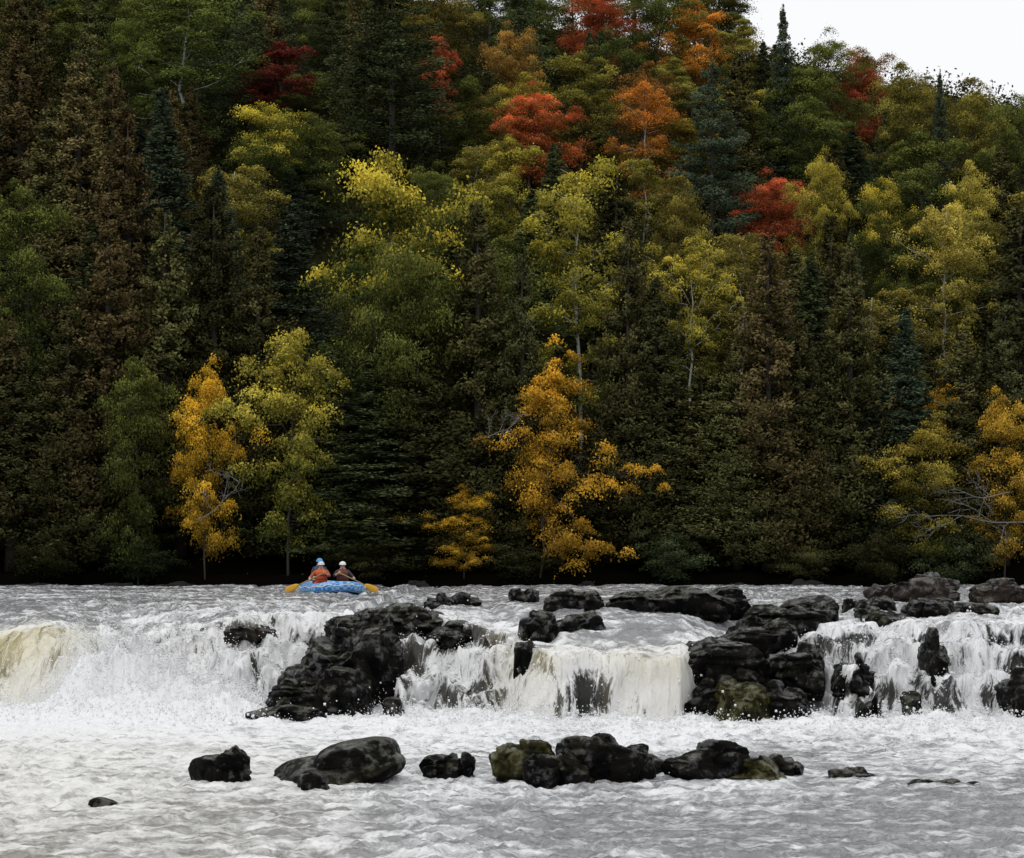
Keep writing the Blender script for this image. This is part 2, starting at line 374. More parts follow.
# ------------------------------------------------------------------ rocks
import bmesh
ICO = {}
def ico(sub):
    if sub not in ICO:
        bm = bmesh.new(); bmesh.ops.create_icosphere(bm, subdivisions=sub, radius=1)
        ICO[sub] = (np.array([v.co[:] for v in bm.verts]), np.array([[v.index for v in f.verts] for f in bm.faces])); bm.free()
    return ICO[sub]
def rock(x0, x1, y0, y1, Y, label, mat=R_DARK, depth=None, sub=5, sink=.3, seed=[100], cat='rock', name='river_rock', group='dark rocks in the river', flat=False, low=False):
    seed[0] += 1; sd = seed[0]; R = np.random.RandomState(sd)
    if Y is None: Y = 8801/(y1-HY)
    smooth = 'smooth boulder slop' in label
    w = (x1-x0)*Y/F; zt = CZ-(y0-HY)*Y/F; zb = CZ-(y1-HY)*Y/F-sink; h = zt-zb
    dp = depth or min(max(w*.8, .5), 2.4)
    bb = np.array([w, dp, h])
    nch = 6 if w > 1.5 else (5 if w > .8 else 3)
    if flat and w > 2: nch = 8
    if smooth: nch = 2
    if w < .6 or name == 'bank_rock': sub = 4
    V0, T0 = ico(sub)
    VS = []; TS = []; off = 0
    tilt = R.uniform(-.22, .22) if not smooth else .3
    for j in range(nch):
        bx = .72 if smooth else (.62 if low else .5)
        P = np.sign(V0)*np.abs(V0)**bx; P = P*(.75 if not smooth else .85)
        for k in range(17 if not smooth else 8):
            nrm = R.normal(size=3); nrm[2] *= .8; nrm /= np.linalg.norm(nrm)
            dd = R.uniform(.50, .84)
            e = np.maximum(0, P@nrm-dd); P = P-e[:, None]*nrm
        P /= np.abs(P).max(0)
        if j == 0: s = np.array([.98, .96, .74 if low else .8]); c = np.array([0, .02, -.13 if low else -.1])
        else:
            s = np.array([R.uniform(.3, .6), R.uniform(.45, .8), R.uniform(.55, 1.0)])
            if flat: s[2] = R.uniform(.8, .98)
            c = np.array([(R.rand()-.5)*(1-s[0]), (R.rand()-.7)*(1-s[1]), -.5+s[2]*.5])
            if smooth: s = np.array([.6, .8, .98]); c = np.array([.17, 0, -.01])
        Q = (P*s*.5+c)*bb
        q = Q+sd
        def n3(f, s_, o=3): return (fbm(q[:, 0]*f, q[:, 1]*f+s_, o, sd % 31)+fbm(q[:, 1]*f+3, q[:, 2]*f*1.6+s_, o, sd % 29)+fbm(q[:, 2]*f*1.6+7, q[:, 0]*f, o, sd % 23))/1.7
        amp = min(w, h*1.2, 1.0)
        rd = n3(1.9/max(amp, .4), 5, 2)
        cr = .012 if smooth else .05
        Q = Q+V0*(n3(.9/max(amp, .3), 1, 2)*.07*amp-(1-np.minimum(1, np.abs(rd)*6))*cr*amp+n3(7., 3, 3)*(.016 if not smooth else .008))[:, None]
        ly = (q[:, 2]+tilt*q[:, 0])*4.2+n3(.6, 9, 2)*.7
        lay = np.abs(ly % 1-.5)*2
        Q[:, :2] = c[:2]*bb[:2]+(Q[:, :2]-c[:2]*bb[:2])*(1+(.0 if smooth else (.05 if low else .08))*(np.minimum(lay*2.2, 1)-.8))[:, None]
        VS.append(Q); TS.append(T0+off); off += len(Q)
    Q = np.vstack(VS); Q[:, 2] += tilt*Q[:, 0]*.6
    mn = Q.min(0); mx = Q.max(0); Q = (Q-mn)/(mx-mn); Q[:, 0] -= .5; Q = Q*bb
    me = mk_mesh(name, Q, [np.vstack(TS)], [mat], True)
    o = link(name, me, loc=(((x0+x1)/2-512)*Y/F, Y, zb))
    return tag(o, label, cat, group)
A = 'boulders below the falls'
RK = [
 (183, 250, 747, 783, None, 'rounded black boulder alone at the left of the lower pool', R_DARK),
 (266, 404, 741, 783, None, 'long smooth boulder sloping down to the left, in the lower pool', R_DARK),
 (295, 330, 773, 790, None, 'small dark stone in front of the long smooth boulder', R_DARK),
 (418, 476, 753, 779, None, 'small pointed dark rock between the long boulder and the row of boulders', R_DARK),
 (488, 568, 740, 783, None, 'green tinged rock at the left end of the row of boulders', R_MOSS),
 (520, 600, 754, 786, None, 'low dark rock in front, second from the left end of the row of boulders', R_DARK),
 (556, 660, 735, 784, None, 'tallest peaked rock in the middle of the row of boulders', R_DARK),
 (614, 712, 750, 781, 40.5, 'narrow dark rock just right of the tallest rock in the row', R_DARK),
 (662, 772, 741, 782, None, 'broad dark block right of the middle in the row of boulders', R_DARK),
 (718, 796, 757, 782, None, 'low mossy rock near the right end of the row of boulders', R_MOSS),
 (760, 808, 755, 777, None, 'small rounded rock at the right end of the row of boulders', R_DARK),
 (828, 888, 769, 778, None, 'flat low rock barely above the water right of the row of boulders', R_DARK),
 (905, 992, 781, 787, None, 'thin dark slab awash at the right of the lower pool', R_DARK),
 (85, 119, 799, 806, None, 'tiny black stone poking out of the foam at the lower left', R_DARK),
 (241, 328, 706, 722, None, 'flat black slab at the foot of the left falls', R_DARK),
]
Bg = 'rocks of the ledge'
RK2 = [
 (270, 350, 654, 714, 56.6, 'big black block at the left face of the left rock outcrop', R_DARK, 2.6),
 (296, 372, 628, 690, 57.7, 'dark rock behind and above the big black block of the left outcrop', R_DARK, 2.6),
 (330, 404, 626, 702, 57.0, 'tall dark rock at the centre of the left outcrop', R_DARK, 2.8),
 (340, 444, 603, 642, 59.0, 'broad flat topped rock crowning the left outcrop', R_DARK, 3),
 (318, 386, 609, 640, 60.0, 'low ledge rock at the upper left of the left outcrop', R_DARK, 2.4),
 (262, 330, 680, 716, 55.9, 'squat wet rock at the bottom left of the left outcrop', R_DARK, 1.5),
 (312, 370, 668, 719, 55.7, 'steep dark rock at the foot of the left outcrop', R_DARK, 1.6),
 (424, 476, 621, 640, 58.4, 'wet sloping rock awash right of the left outcrop', R_DARK, 2.2),
 (380, 404, 698, 720, 55.0, 'small black rock in the white cascade right of the left outcrop', R_DARK, 1),
 (222, 274, 625, 634, 60.5, 'brown rock awash at the lip of the left falls', R_BROWN, 1.6),
 (420, 456, 593, 607, 67, 'small low rock upstream of the left outcrop', R_DARK, 1.6),
 (444, 482, 592, 605, 69, 'flat rock upstream, just right of the small low rock behind the left outcrop', R_DARK, 1.6),
 (543, 607, 589, 614, 63, 'wide black rock left of the long flat slab above the falls', R_DARK, 2),
 (606, 758, 586, 614, 63, 'long flat black slab above the central curtain of water', R_DARK, 2.4),
 (517, 562, 610, 643, 57.8, 'upright dark rock at the upper left of the central curtain', R_DARK, 1.6),
 (555, 609, 611, 640, 59.0, 'dark rock right of the upright rock above the central curtain', R_DARK, 1.8),
 (513, 537, 641, 672, 55.8, 'small black rock standing at the left edge of the central curtain', R_DARK, 1.2),
 (682, 784, 638, 694, 54.7, 'large square topped block of the right outcrop beside the central curtain', R_DARK, 2.8),
 (684, 748, 676, 726, 53.9, 'dark block at the lower left foot of the right outcrop', R_DARK, 2),
 (712, 776, 680, 728, 53.3, 'yellow green mossy block at the foot of the right outcrop', R_MOSS, 1.8),
 (752, 818, 681, 728, 53.7, 'angular black block at the lower right foot of the right outcrop', R_DARK, 2),
 (732, 848, 596, 636, 59.5, 'broad flat dark rock at the top of the right outcrop', R_DARK, 3),
 (714, 806, 619, 654, 57.2, 'sloping dark rock in the middle of the right outcrop', R_DARK, 2.8),
 (770, 830, 643, 690, 55.4, 'dark rock on the right side of the right outcrop, by the white water', R_DARK, 2),
 (836, 880, 653, 692, 55.0, 'rounded dark rock in the falls right of the right outcrop', R_DARK, 1.8),
 (856, 883, 694, 724, 53.8, 'small black rock at the foot of the falls under the rounded dark rock', R_DARK, 1.2),
 (924, 954, 628, 684, 55.0, 'tall narrow rock splitting the right falls', R_DARK, 1.8),
 (904, 926, 692, 722, 54.0, 'little black rock low in the right falls, left of the tall narrow rock', R_DARK, 1.2),
 (1006, 1062, 668, 727, 53.3, 'black block at the right edge of the falls', R_DARK, 2),
 (862, 912, 606, 630, 59.5, 'low dark rock above the right falls', R_DARK, 2.2),
 (902, 972, 598, 628, 60.5, 'wide flat dark rock above the right falls, below the brown boulder', R_DARK, 2.4),
 (955, 1006, 603, 624, 61.5, 'dark rock above the right falls, right of the wide dark rock', R_DARK, 2),
 (898, 967, 572, 598, 73, 'large brown boulder standing in the river above the right falls', R_BROWN, 2.4),
 (978, 1046, 578, 600, 71, 'brown rock at the right edge of the upper river', R_BROWN, 2),
 (846, 902, 596, 611, 65, 'thin flat rock left of the brown boulder', R_DARK, 2),
 (868, 905, 583, 597, 77, 'small brown stone against the left side of the brown boulder', R_BROWN, 1.6),
 (508, 540, 588, 598, 73, 'small dark stone in the upper river left of the wide black rock', R_DARK, 1.5),
]
for a in RK: rock(*a[:6], mat=a[6], group=A, low=True)
for a in RK2: rock(*a[:6], mat=a[6], depth=a[7], group=Bg, flat=('slab' in a[5] or 'flat' in a[5]))
bankspots = [(30, 'leftmost'), (118, 'second'), (172, 'third'), (418, 'fourth'), (586, 'fifth'), (742, 'sixth'), (808, 'seventh')]
for bx_, nm in bankspots:
    w_ = rnd.uniform(22, 66)
    rock(bx_-w_/2, bx_+w_/2, 584-rnd.uniform(1, 6), 588, 109.8, f'dark stone on the far bank under the trees, {nm} from the left' if nm != 'leftmost' else 'dark stone on the far bank under the trees, leftmost of all', R_BANK, 2.2, sub=3, name='bank_rock', group='stones along the far bank')
# ------------------------------------------------------------------ tree prototypes
def leaves_mesh(name, C, axis, size, aspect, tint, H, rng, up=.4, outw=None):
    n = len(C)
    nr = rng.normal(size=(n, 3)); nr[:, 2] += up
    if outw is not None: nr += outw
    nr /= np.linalg.norm(nr, axis=1, keepdims=True)
    if axis is None: axis = rng.normal(size=(n, 3))
    a = axis-(axis*nr).sum(1, keepdims=True)*nr
    a /= np.maximum(np.linalg.norm(a, axis=1, keepdims=True), 1e-6)
    b = np.cross(nr, a)
    s = size[:, None]
    V = np.stack([C-a*s, C+b*s*aspect, C+a*s, C-b*s*aspect], 1).reshape(-1, 3)
    Q = np.arange(4*n).reshape(n, 4)
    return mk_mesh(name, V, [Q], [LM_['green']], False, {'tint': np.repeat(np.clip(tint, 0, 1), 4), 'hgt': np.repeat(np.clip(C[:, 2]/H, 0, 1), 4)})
def limb(p0, p1, rng, n=5, j=.12):
    t = np.linspace(0, 1, n)[:, None]; P = p0+(p1-p0)*t
    d = np.linalg.norm(p1-p0)
    P[1:-1] += rng.normal(0, j*d*.5, (n-2, 3)); P[:, 2] += np.sin(t[:, 0]*np.pi)*d*.06
    return P
def decid(seed, H=12., R=3.4, c0=.25, nl=17, per=310, leaf=.062, bark=BARK, cs=.18, rise=1., sweep=0., tw=1., floor=.1):
    rng = np.random.RandomState(seed)
    lean = rng.normal(0, .035*H, 2)
    if sweep: lean = np.array([.10*H, -.02*H])
    tp = np.array([[0, 0, 0], [lean[0]*.2, lean[1]*.2, H*.3], [lean[0]*.6, lean[1]*.6, H*.62], [lean[0], lean[1], H*.92]])
    def tr(z): return np.array([np.interp(z, tp[:, 2], tp[:, 0]), np.interp(z, tp[:, 2], tp[:, 1]), z])
    mb = MB(); r0 = (H*.010+.02)*tw
    zz = np.linspace(0, H*.92, 9)
    tpts = np.array([tr(z) for z in zz]); tpts[1:-1, :2] += rng.normal(0, .012*H, (7, 2))
    mb.tube(tpts, np.linspace(r0, .02, 9), 7)
    C = []; T = []; O = []
    def clump(c, cr, k):
        dv = rng.normal(size=(k, 3)); dv /= np.linalg.norm(dv, axis=1, keepdims=True)
        rr = rng.rand(k)**.6*(1+np.abs(rng.normal(0, .38, k)))
        q = dv*rr[:, None]*cr*np.array([1.35, 1.35, .45])
        q[:, 2] -= .35*(q[:, 0]**2+q[:, 1]**2)/cr
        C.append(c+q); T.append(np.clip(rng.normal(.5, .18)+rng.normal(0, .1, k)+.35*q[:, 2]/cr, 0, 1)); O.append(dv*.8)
    for i in range(nl):
        u = (i+rng.uniform(.1, .9))/nl
        z0 = H*(c0*.8+(.86-c0*.8)*u); az = i*2.4+rng.normal(0, .4)
        env = max(.34, math.sin(math.pi*(.2+.7*u))**.85)
        ln = R*env*rng.uniform(.55, 1.28)
        dz = ln*rng.uniform(.2, .75)*(.6+.7*u)*rise
        dx = math.cos(az); dy = math.sin(az)
        if sweep:
            ln *= (1+.6*dx*(1-u)); dz -= sweep*ln*(1-u)*(.5+.5*dx)
        p0 = tr(z0); p1 = p0+np.array([dx*ln, dy*ln, dz]); p1[2] = min(max(p1[2], floor*H*rng.uniform(.7, 1.4)), H*1.0)
        pth = limb(p0, p1, rng, 7, .1); mb.tube(pth, np.linspace(r0*.36*(1-.6*u), .008, 7), 5)
        nc = int(4+5*ln/R)
        for j in range(nc):
            tt = rng.uniform(.22, 1.04); f = min(tt, 1)*6; k0 = min(int(f), 5); c = pth[k0]+(pth[k0+1]-pth[k0])*(f-k0)
            c = c+rng.normal(0, 1, 3)*ln*np.array([.18, .18, .11])
            if j % 2 == 0: mb.tube([pth[k0], (pth[k0]+c)/2+rng.normal(0, .05, 3), c], [r0*.12, .01, .005], 4)
            clump(c, R*cs*rng.uniform(.55, 1.4), int(per*rng.uniform(.5, 1.3)))
    for j in range(7): clump(tr(H*rng.uniform(.82, .97))+rng.normal(0, .3, 3), R*cs*rng.uniform(.5, 1.0), int(per*.8))
    C = np.vstack(C); T = np.concatenate(T); O = np.vstack(O)
    cm = leaves_mesh('crown', C, None, rng.uniform(.7, 1.35, len(C))*leaf, .6, T, H, rng, .45, O)
    rad = np.percentile(np.hypot(C[:, 0]-lean[0]*.6, C[:, 1]-lean[1]*.6), 94)
    return dict(H=np.percentile(C[:, 2], 99.8), R=rad, crown=cm, trunk=mb.mesh('trunk', [bark]))
def cedar(seed, H=16., R=2.5, nb=430, per=92, base=.085):
    rng = np.random.RandomState(seed)
    mb = MB(); mb.tube([(0, 0, z) for z in np.linspace(0, H*.97, 8)], np.linspace(.2, .02, 8), 7)
    C = []; T = []; AX = []; O = []
    ph = rng.uniform(0, 6.28, 3)
    for i in range(nb):
        u = 1-math.sqrt(rng.uniform(0.0008, 1)) if rng.rand() < .72 else rng.uniform(.02, .99)
        an = rng.uniform(0, 2*np.pi)
        lowb = base*(1+.7*math.sin(an*2+ph[2]))
        u = lowb+(1-lowb)*u
        pr = R*((1-u)**.68)*(.8+.22*math.sin(an*2+ph[0]+u*9)+.18*math.sin(an*3+ph[1]-u*15))*(min(1, .75+u*3))
        ln = max(.22, pr*rng.uniform(.65, 1.15)); z0 = u*H
        dr = np.array([math.cos(an), math.sin(an), 0])
        k = int(per*(.55+.6*(1-u)))
        tt = rng.uniform(.3, 1.0, k)
        fan = rng.normal(0, .16, k)*ln*tt*.8+rng.normal(0, .07, k)
        side = np.array([-dr[1], dr[0], 0])
        zz = z0+ln*(-.34*np.sin(tt*2.4)+.30*tt**2)+rng.normal(0, .11, k)
        q = dr[None]*(ln*tt)[:, None]+side[None]*fan[:, None]; q[:, 2] = np.minimum(zz, H)
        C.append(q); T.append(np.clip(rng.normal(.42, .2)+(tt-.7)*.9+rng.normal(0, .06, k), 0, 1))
        ax = dr[None]*.5+np.array([0, 0, .8])+rng.normal(0, .35, (k, 3)); AX.append(ax); O.append(np.repeat(dr[None]*1.3, k, 0))
        if i % 8 == 0: mb.tube([(0, 0, z0), tuple(dr*ln*.6+np.array([0, 0, z0-.1*ln]))], [.025, .008], 4)
    C = np.vstack(C)
    cm = leaves_mesh('crown', C, np.vstack(AX), rng.uniform(.05, .105, len(C)), .42, np.concatenate(T), H, rng, .5, np.vstack(O))
    return dict(H=C[:, 2].max(), R=np.percentile(np.hypot(C[:, 0], C[:, 1]), 95), crown=cm, trunk=mb.mesh('trunk', [BARK]))
def spruce(seed, H=17., R=2.9, step=.5, per=130, pw=.85, droop=.25, start=.09, irr=.18, inner=.12):
    rng = np.random.RandomState(seed)
    mb = MB(); mb.tube([(0, 0, z) for z in np.linspace(0, H*.98, 8)], np.linspace(.2, .02, 8), 7)
    C = []; T = []; AX = []
    z = H*start
    while z < H*.985:
        u = z/H; nb = rng.randint(5, 8); a0 = rng.uniform(0, 6.28)
        for b in range(nb):
            an = a0+b*2*np.pi/nb+rng.normal(0, .25); ln = max(.2, R*(1-u)**pw*rng.uniform(1-irr*1.8, 1+irr))
            dr = np.array([math.cos(an), math.sin(an), 0]); side = np.array([-dr[1], dr[0], 0])
            k = int(per*(.3+ln/R)); tt = inner+(1-inner)*rng.rand(k)**.75
            wd = .38*ln*(1-np.abs(tt-.55)*1.1)
            z1 = z+rng.normal(0, .22)
            q = dr[None]*(ln*tt)[:, None]+side[None]*(rng.uniform(-1, 1, k)*wd)[:, None]
            q[:, 2] = z1-droop*ln*tt+.18*ln*tt**2+rng.normal(0, .09, k)-np.abs(rng.normal(0, .09, k))
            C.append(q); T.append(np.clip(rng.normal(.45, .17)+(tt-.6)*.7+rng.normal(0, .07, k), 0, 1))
            AX.append(dr[None]+side[None]*rng.normal(0, .6, (k, 1))+rng.normal(0, .15, (k, 3)))
            if ln > .8: mb.tube([(0, 0, z1), tuple(dr*ln*.85+np.array([0, 0, z1-droop*ln*.7]))], [.022, .008], 4)
        z += step*rng.uniform(.7, 1.3)*(1.1-.5*u)
    k = 60; q = np.stack([rng.normal(0, .05, k), rng.normal(0, .05, k), H*rng.uniform(.955, 1.0, k)], 1)
    C.append(q); T.append(np.full(k, .5)); AX.append(rng.normal(size=(k, 3))*.3+np.array([0, 0, 1]))
    C = np.vstack(C)
    cm = leaves_mesh('crown', C, np.vstack(AX), rng.uniform(.065, .13, len(C)), .35, np.concatenate(T), H, rng, .9)
    return dict(H=C[:, 2].max(), R=np.percentile(np.hypot(C[:, 0], C[:, 1]), 95), crown=cm, trunk=mb.mesh('trunk', [BARK]))
PROTO = {
 'maple': [decid(1), decid(2, R=3.0, nl=16), decid(3, R=3.7, nl=19, c0=.3), decid(12, R=3.2, nl=15, cs=.2)],
 'birch': [decid(4, H=13, R=2.6, nl=19, per=200, leaf=.06, bark=BIRCH, cs=.18, c0=.22, rise=1.4, tw=.7), decid(5, H=13, R=2.9, nl=21, per=190, leaf=.06, bark=BIRCH, cs=.17, c0=.22, rise=1.3, tw=.7)],
 'paper': [decid(21, H=13, R=2.6, nl=14, per=190, leaf=.06, bark=BIRCH, cs=.17, c0=.46, rise=1.5, tw=.75)],
 'bush': [decid(6, H=10, R=3.2, c0=.16, nl=19, per=205, leaf=.06, cs=.165, rise=.6, tw=.6, floor=.13), decid(7, H=10, R=3.0, c0=.15, nl=18, per=205, leaf=.06, cs=.165, rise=.6, tw=.6, floor=.13)],
 'sweep': [decid(22, H=11, R=3.4, c0=.24, nl=24, per=185, leaf=.06, cs=.145, rise=.45, sweep=1.1, tw=.5, floor=.10)],
 'shrub': [decid(23, H=3.2, R=1.9, c0=.02, nl=14, per=150, leaf=.055, cs=.22, rise=.6), decid(24, H=3.0, R=2.1, c0=.02, nl=14, per=150, leaf=.055, cs=.22, rise=.5)],
 'cedar': [cedar(8), cedar(9, R=2.2), cedar(10, R=2.8, nb=480), cedar(13, R=2.4, base=.11)],
 'spruce': [spruce(14), spruce(15, R=2.5, step=.45)],
 'pine': [spruce(16, R=3.8, step=.8, per=260, pw=.6, droop=.05, start=.15, irr=.35, inner=.3)],
}
NAMEK = {'maple': 'maple_tree', 'birch': 'birch_tree', 'paper': 'birch_tree', 'bush': 'bank_tree', 'sweep': 'bank_tree', 'shrub': 'bank_shrub', 'cedar': 'cedar_tree', 'spruce': 'spruce_tree', 'pine': 'pine_tree'}
GROUPK = {'maple': 'maples on the wooded hillside', 'birch': 'birches on the wooded hillside', 'paper': 'birches on the wooded hillside', 'bush': 'leafy trees leaning over the far bank', 'sweep': 'leafy trees leaning over the far bank', 'shrub': 'shrubs hanging over the far bank', 'cedar': 'cedars on the wooded hillside', 'spruce': 'spruces on the wooded hillside', 'pine': 'pines on the wooded hillside'}
CONI = ('cedar', 'spruce', 'pine')
TREES = []
COV = np.zeros((110, 128), bool)
def stamp(t_, M, cell=8, k=1.0, off=0):
    hp = t_['h']*F/t_['Y']
    for j in range(M.shape[0]):
        y = j*cell+cell/2; f = (y-t_['top'])/hp
        if f < 0 or f > 1 or y > 575: continue
        if t_['kind'] in CONI: hw = t_['w']/2*min(1, f*1.25+.06)*.72
        else:
            e = 1-((f-.36)/.42)**2
            if e <= 0: continue
            hw = t_['w']/2*math.sqrt(e)*.8
        hw *= k
        a = int(math.ceil((t_['cx']+off-hw-cell/2)/cell)); b = int(math.floor((t_['cx']+off+hw-cell/2)/cell))
        M[j, max(a, 0):max(b+1, 0)] = True
def solveY(cx, top, H, ymin=112.):
    Y = ymin
    while Y < 245:
        X = (cx-512)*Y/F; zt = CZ+(HY-top)*Y/F; h = zt-gz(X, Y)
        if h <= H: return Y, X, h
        Y += .5
    return Y, X, h
def tree(kind, scheme, cx, top, wpx, H=None, label=None, Y=None, ymin=112., bot=None, short=None):
    if Y is None: Y, X, h = solveY(cx, top, H, ymin)
    else:
        X = (cx-512)*Y/F; h = CZ+(HY-top)*Y/F-gz(X, Y)
    TREES.append(dict(kind=kind, scheme=scheme, cx=cx, top=top, w=wpx, Y=Y, bot=bot if bot else top+wpx*.9, label=label, lm=label is not None, short=short, X=X, h=h))
    stamp(TREES[-1], COV)
def build_tree(t_):
    kind = t_['kind']; pr = PROTO[kind][rnd.randrange(len(PROTO[kind]))]
    sz = t_['h']/pr['H']; sx = (t_['w']*t_['Y']/F/2)/pr['R']
    root = link(NAMEK[kind], None, loc=(t_['X'], t_['Y'], gz(t_['X'], t_['Y'])-.1), rz=0 if kind == 'sweep' else rnd.uniform(0, 6.28)); root.scale = (sx, sx, sz)
    tag(root, t_['label'], 'shrub' if kind == 'shrub' else 'tree', GROUPK[kind])
    link('trunk', pr['trunk'], root)
    c = link('crown', pr['crown'], root)
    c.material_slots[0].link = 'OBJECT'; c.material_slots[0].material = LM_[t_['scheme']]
LMK = [
 ('bush', 'gold', 205, 356, 540, 78, 11, 'slim golden tree on the bank left of the raft', 'slim golden bank tree'),
 ('bush', 'yellowgreen', 288, 328, 505, 136, 12.5, 'yellow and green tree leaning over the bank above the raft', 'yellow and green bank tree'),
 ('bush', 'green', 138, 358, 480, 104, 11.5, 'mid green leafy tree on the bank left of the slim golden tree', 'green bank tree'),
 ('sweep', 'gold', 540, 338, 550, 146, 12, 'large golden tree sweeping low over the bank near the middle', 'large golden bank tree'),
 ('bush', 'gold', 464, 484, 552, 68, 5, 'small bright gold bush hanging over the water right of the raft', 'small gold bush'),
 ('maple', 'goldgreen', 375, 156, 350, 190, 18, 'tall full tree with a yellow top and green skirts above the raft', 'tall yellow topped tree'),
 ('maple', 'green', 425, 228, 350, 150, 16, 'light green tree just right of the tall yellow topped tree', 'light green tree'),
 ('birch', 'yellowgreen', 578, 163, 345, 124, 16, 'tall yellow green birch above the large golden bank tree', 'tall yellow green birch'),
 ('paper', 'yellowgreen', 690, 236, 372, 88, 12, 'slender pale birch with a bare white trunk right of centre', 'slender pale birch'),
 ('maple', 'red', 765, 170, 240, 94, 8, 'bright red maple right of centre halfway up the slope', 'bright red maple'),
 ('birch', 'palegold', 945, 203, 318, 90, 12, 'airy pale gold birch with pale trunks at the right of the slope', 'airy golden birch'),
 ('maple', 'redorange', 528, 82, 146, 92, 9, 'vivid red orange maple high on the slope near the middle', 'vivid red orange maple'),
 ('maple', 'crimson', 278, 38, 106, 92, 9, 'dark crimson maple high at the upper left', 'dark crimson maple'),
 ('maple', 'goldgreen', 262, 104, 168, 104, 10, 'yellow tree just below the dark crimson maple', 'yellow tree under crimson maple'),
 ('birch', 'orange', 645, 80, 160, 76, 10.5, 'broken orange maple right of the vivid red orange maple', 'broken orange maple'),
 ('maple', 'redorange', 598, -22, 32, 80, 10, 'red orange maple at the top edge of the photo', 'top edge red orange maple'),
 ('maple', 'orange', 692, 0, 58, 92, 10, 'broad orange maple near the crest left of the sky gap', 'broad orange crest maple'),
 ('maple', 'red', 864, 56, 98, 66, 8.5, 'red maple just under the skyline at the right', 'red skyline maple'),
 ('spruce', 'spruce', 783, 3, 72, 58, 16, 'lone dark spruce standing up against the sky', 'lone skyline spruce'),
 ('maple', 'yellowgreen', 828, 148, 218, 70, 11, 'yellow green tree right of the bright red maple', 'yellow tree beside red maple'),
 ('maple', 'palegold', 972, 160, 206, 66, 11, 'pale gold tree above the airy golden birch', 'gold tree above airy birch'),
 ('maple', 'green', 22, 178, 360, 118, 15, 'broad mid green maple at the left edge', 'left edge green maple'),
 ('birch', 'green', 182, -12, 90, 128, 14, 'pale trunked green birch at the upper left', 'upper left green birch'),
 ('pine', 'pine', 392, -40, 165, 135, 17, 'big dark pine with layered limbs at the top left of centre', 'big dark pine'),
 ('maple', 'olive', 682, 176, 232, 80, 11, 'yellow olive tree above the slender pale birch', 'yellow olive tree'),
 ('maple', 'yellowgreen', 508, 132, 192, 86, 11, 'yellow green tree below the vivid red orange maple', 'yellow green midslope tree'),
 ('pine', 'spruce', 712, 58, 175, 96, 16, 'dark layered pine between the orange maples and the sky gap', 'dark layered pine'),
 ('bush', 'yellowgreen', 925, 412, 505, 104, 8.5, 'light green bush on the right of the bank', 'light green bank bush'),
 ('bush', 'amber', 1004, 388, 482, 92, 9.5, 'yellow orange tree on the bank at the right edge', 'yellow orange bank tree'),
 ('maple', 'gold', 942, 376, 420, 50, 5, 'little gold tree behind the light green bank bush', 'little gold tree'),
 ('maple', 'rust', 510, 22, 76, 70, 11, 'rust coloured tree above the vivid red orange maple', 'rust tree'),
 ('birch', 'redorange', 440, 34, 76, 40, 9, 'small orange red maple right of the big dark pine', 'small orange red maple'),
 ('maple', 'goldgreen', 885, 178, 234, 64, 10, 'gold and green tree left of the airy golden birch', 'gold and green tree'),
 ('maple', 'olive', 905, 62, 120, 84, 11, 'olive tree right of the red maple under the skyline', 'olive skyline tree'),
 ('maple', 'olive', 975, 78, 130, 94, 11, 'wide olive yellow tree on the skyline near the right edge', 'wide olive skyline tree'),
 ('maple', 'green', 825, 28, 84, 80, 11, 'green tree on the skyline between the lone spruce and the red maple', 'green skyline tree'),
 ('maple', 'green', 795, 62, 145, 100, 12, 'broad green tree below the lone skyline spruce', 'broad green tree'),
 ('maple', 'green', 1020, 95, 150, 74, 11, 'green tree on the skyline at the right edge', 'right edge green tree'),
 ('spruce', 'spruce', 940, 68, 110, 34, 12, 'small dark spruce on the skyline between the two olive trees', 'small skyline spruce'),
]
for a in LMK:
    k, s, cx, top, bot, w, H, lab, sh = a
    tree(k, s, cx, top, w, H, lab, bot=bot, short=sh, ymin=111.6 if k in ('bush', 'sweep') else 114.5)
MARKS = [t for t in TREES]
CED = [(12, 330, 115, 'cedar_dark'), (68, 305, 118, 'cedar_olive'), (20, 38, 110, 'cedar_brown'), (78, 55, 110, 'cedar_brown'), (128, 105, 100, 'cedar_brown'), (108, 195, 110, 'cedar_brown'), (165, 205, 105, 'cedar_olive'), (214, 182, 105, 'cedar_dark'),
 (258, 225, 100, 'cedar_olive'), (330, 345, 120, 'pine'), (418, 325, 140, 'cedar_dark'), (375, 345, 130, 'pine'), (478, 200, 110, 'cedar_olive'), (468, 330, 110, 'cedar_dark'), (522, 250, 95, 'cedar_dark'), (628, 215, 95, 'cedar_olive'),
 (655, 275, 105, 'cedar_dark'), (702, 372, 110, 'cedar_olive'), (652, 370, 100, 'cedar_dark'), (768, 232, 105, 'cedar_brown'), (738, 338, 100, 'cedar_olive'), (800, 318, 105, 'cedar_olive'), (838, 375, 96, 'cedar_dark'), (850, 240, 95, 'cedar_olive'),
 (882, 372, 90, 'spruce'), (905, 305, 95, 'spruce'), (962, 325, 95, 'cedar_olive'), (1005, 300, 100, 'cedar_dark'), (180, 390, 95, 'cedar_dark'), (250, 400, 95, 'cedar_dark'), (500, 400, 95, 'cedar_dark'), (610, 390, 105, 'cedar_dark'), (765, 390, 95, 'cedar_dark'), (110, 400, 100, 'spruce'), (40, 420, 100, 'cedar_dark'), (960, 440, 90, 'cedar_dark'), (1030, 430, 90, 'cedar_dark'), (-20, 200, 105, 'cedar_brown'), (560, 345, 85, 'cedar_dark')]
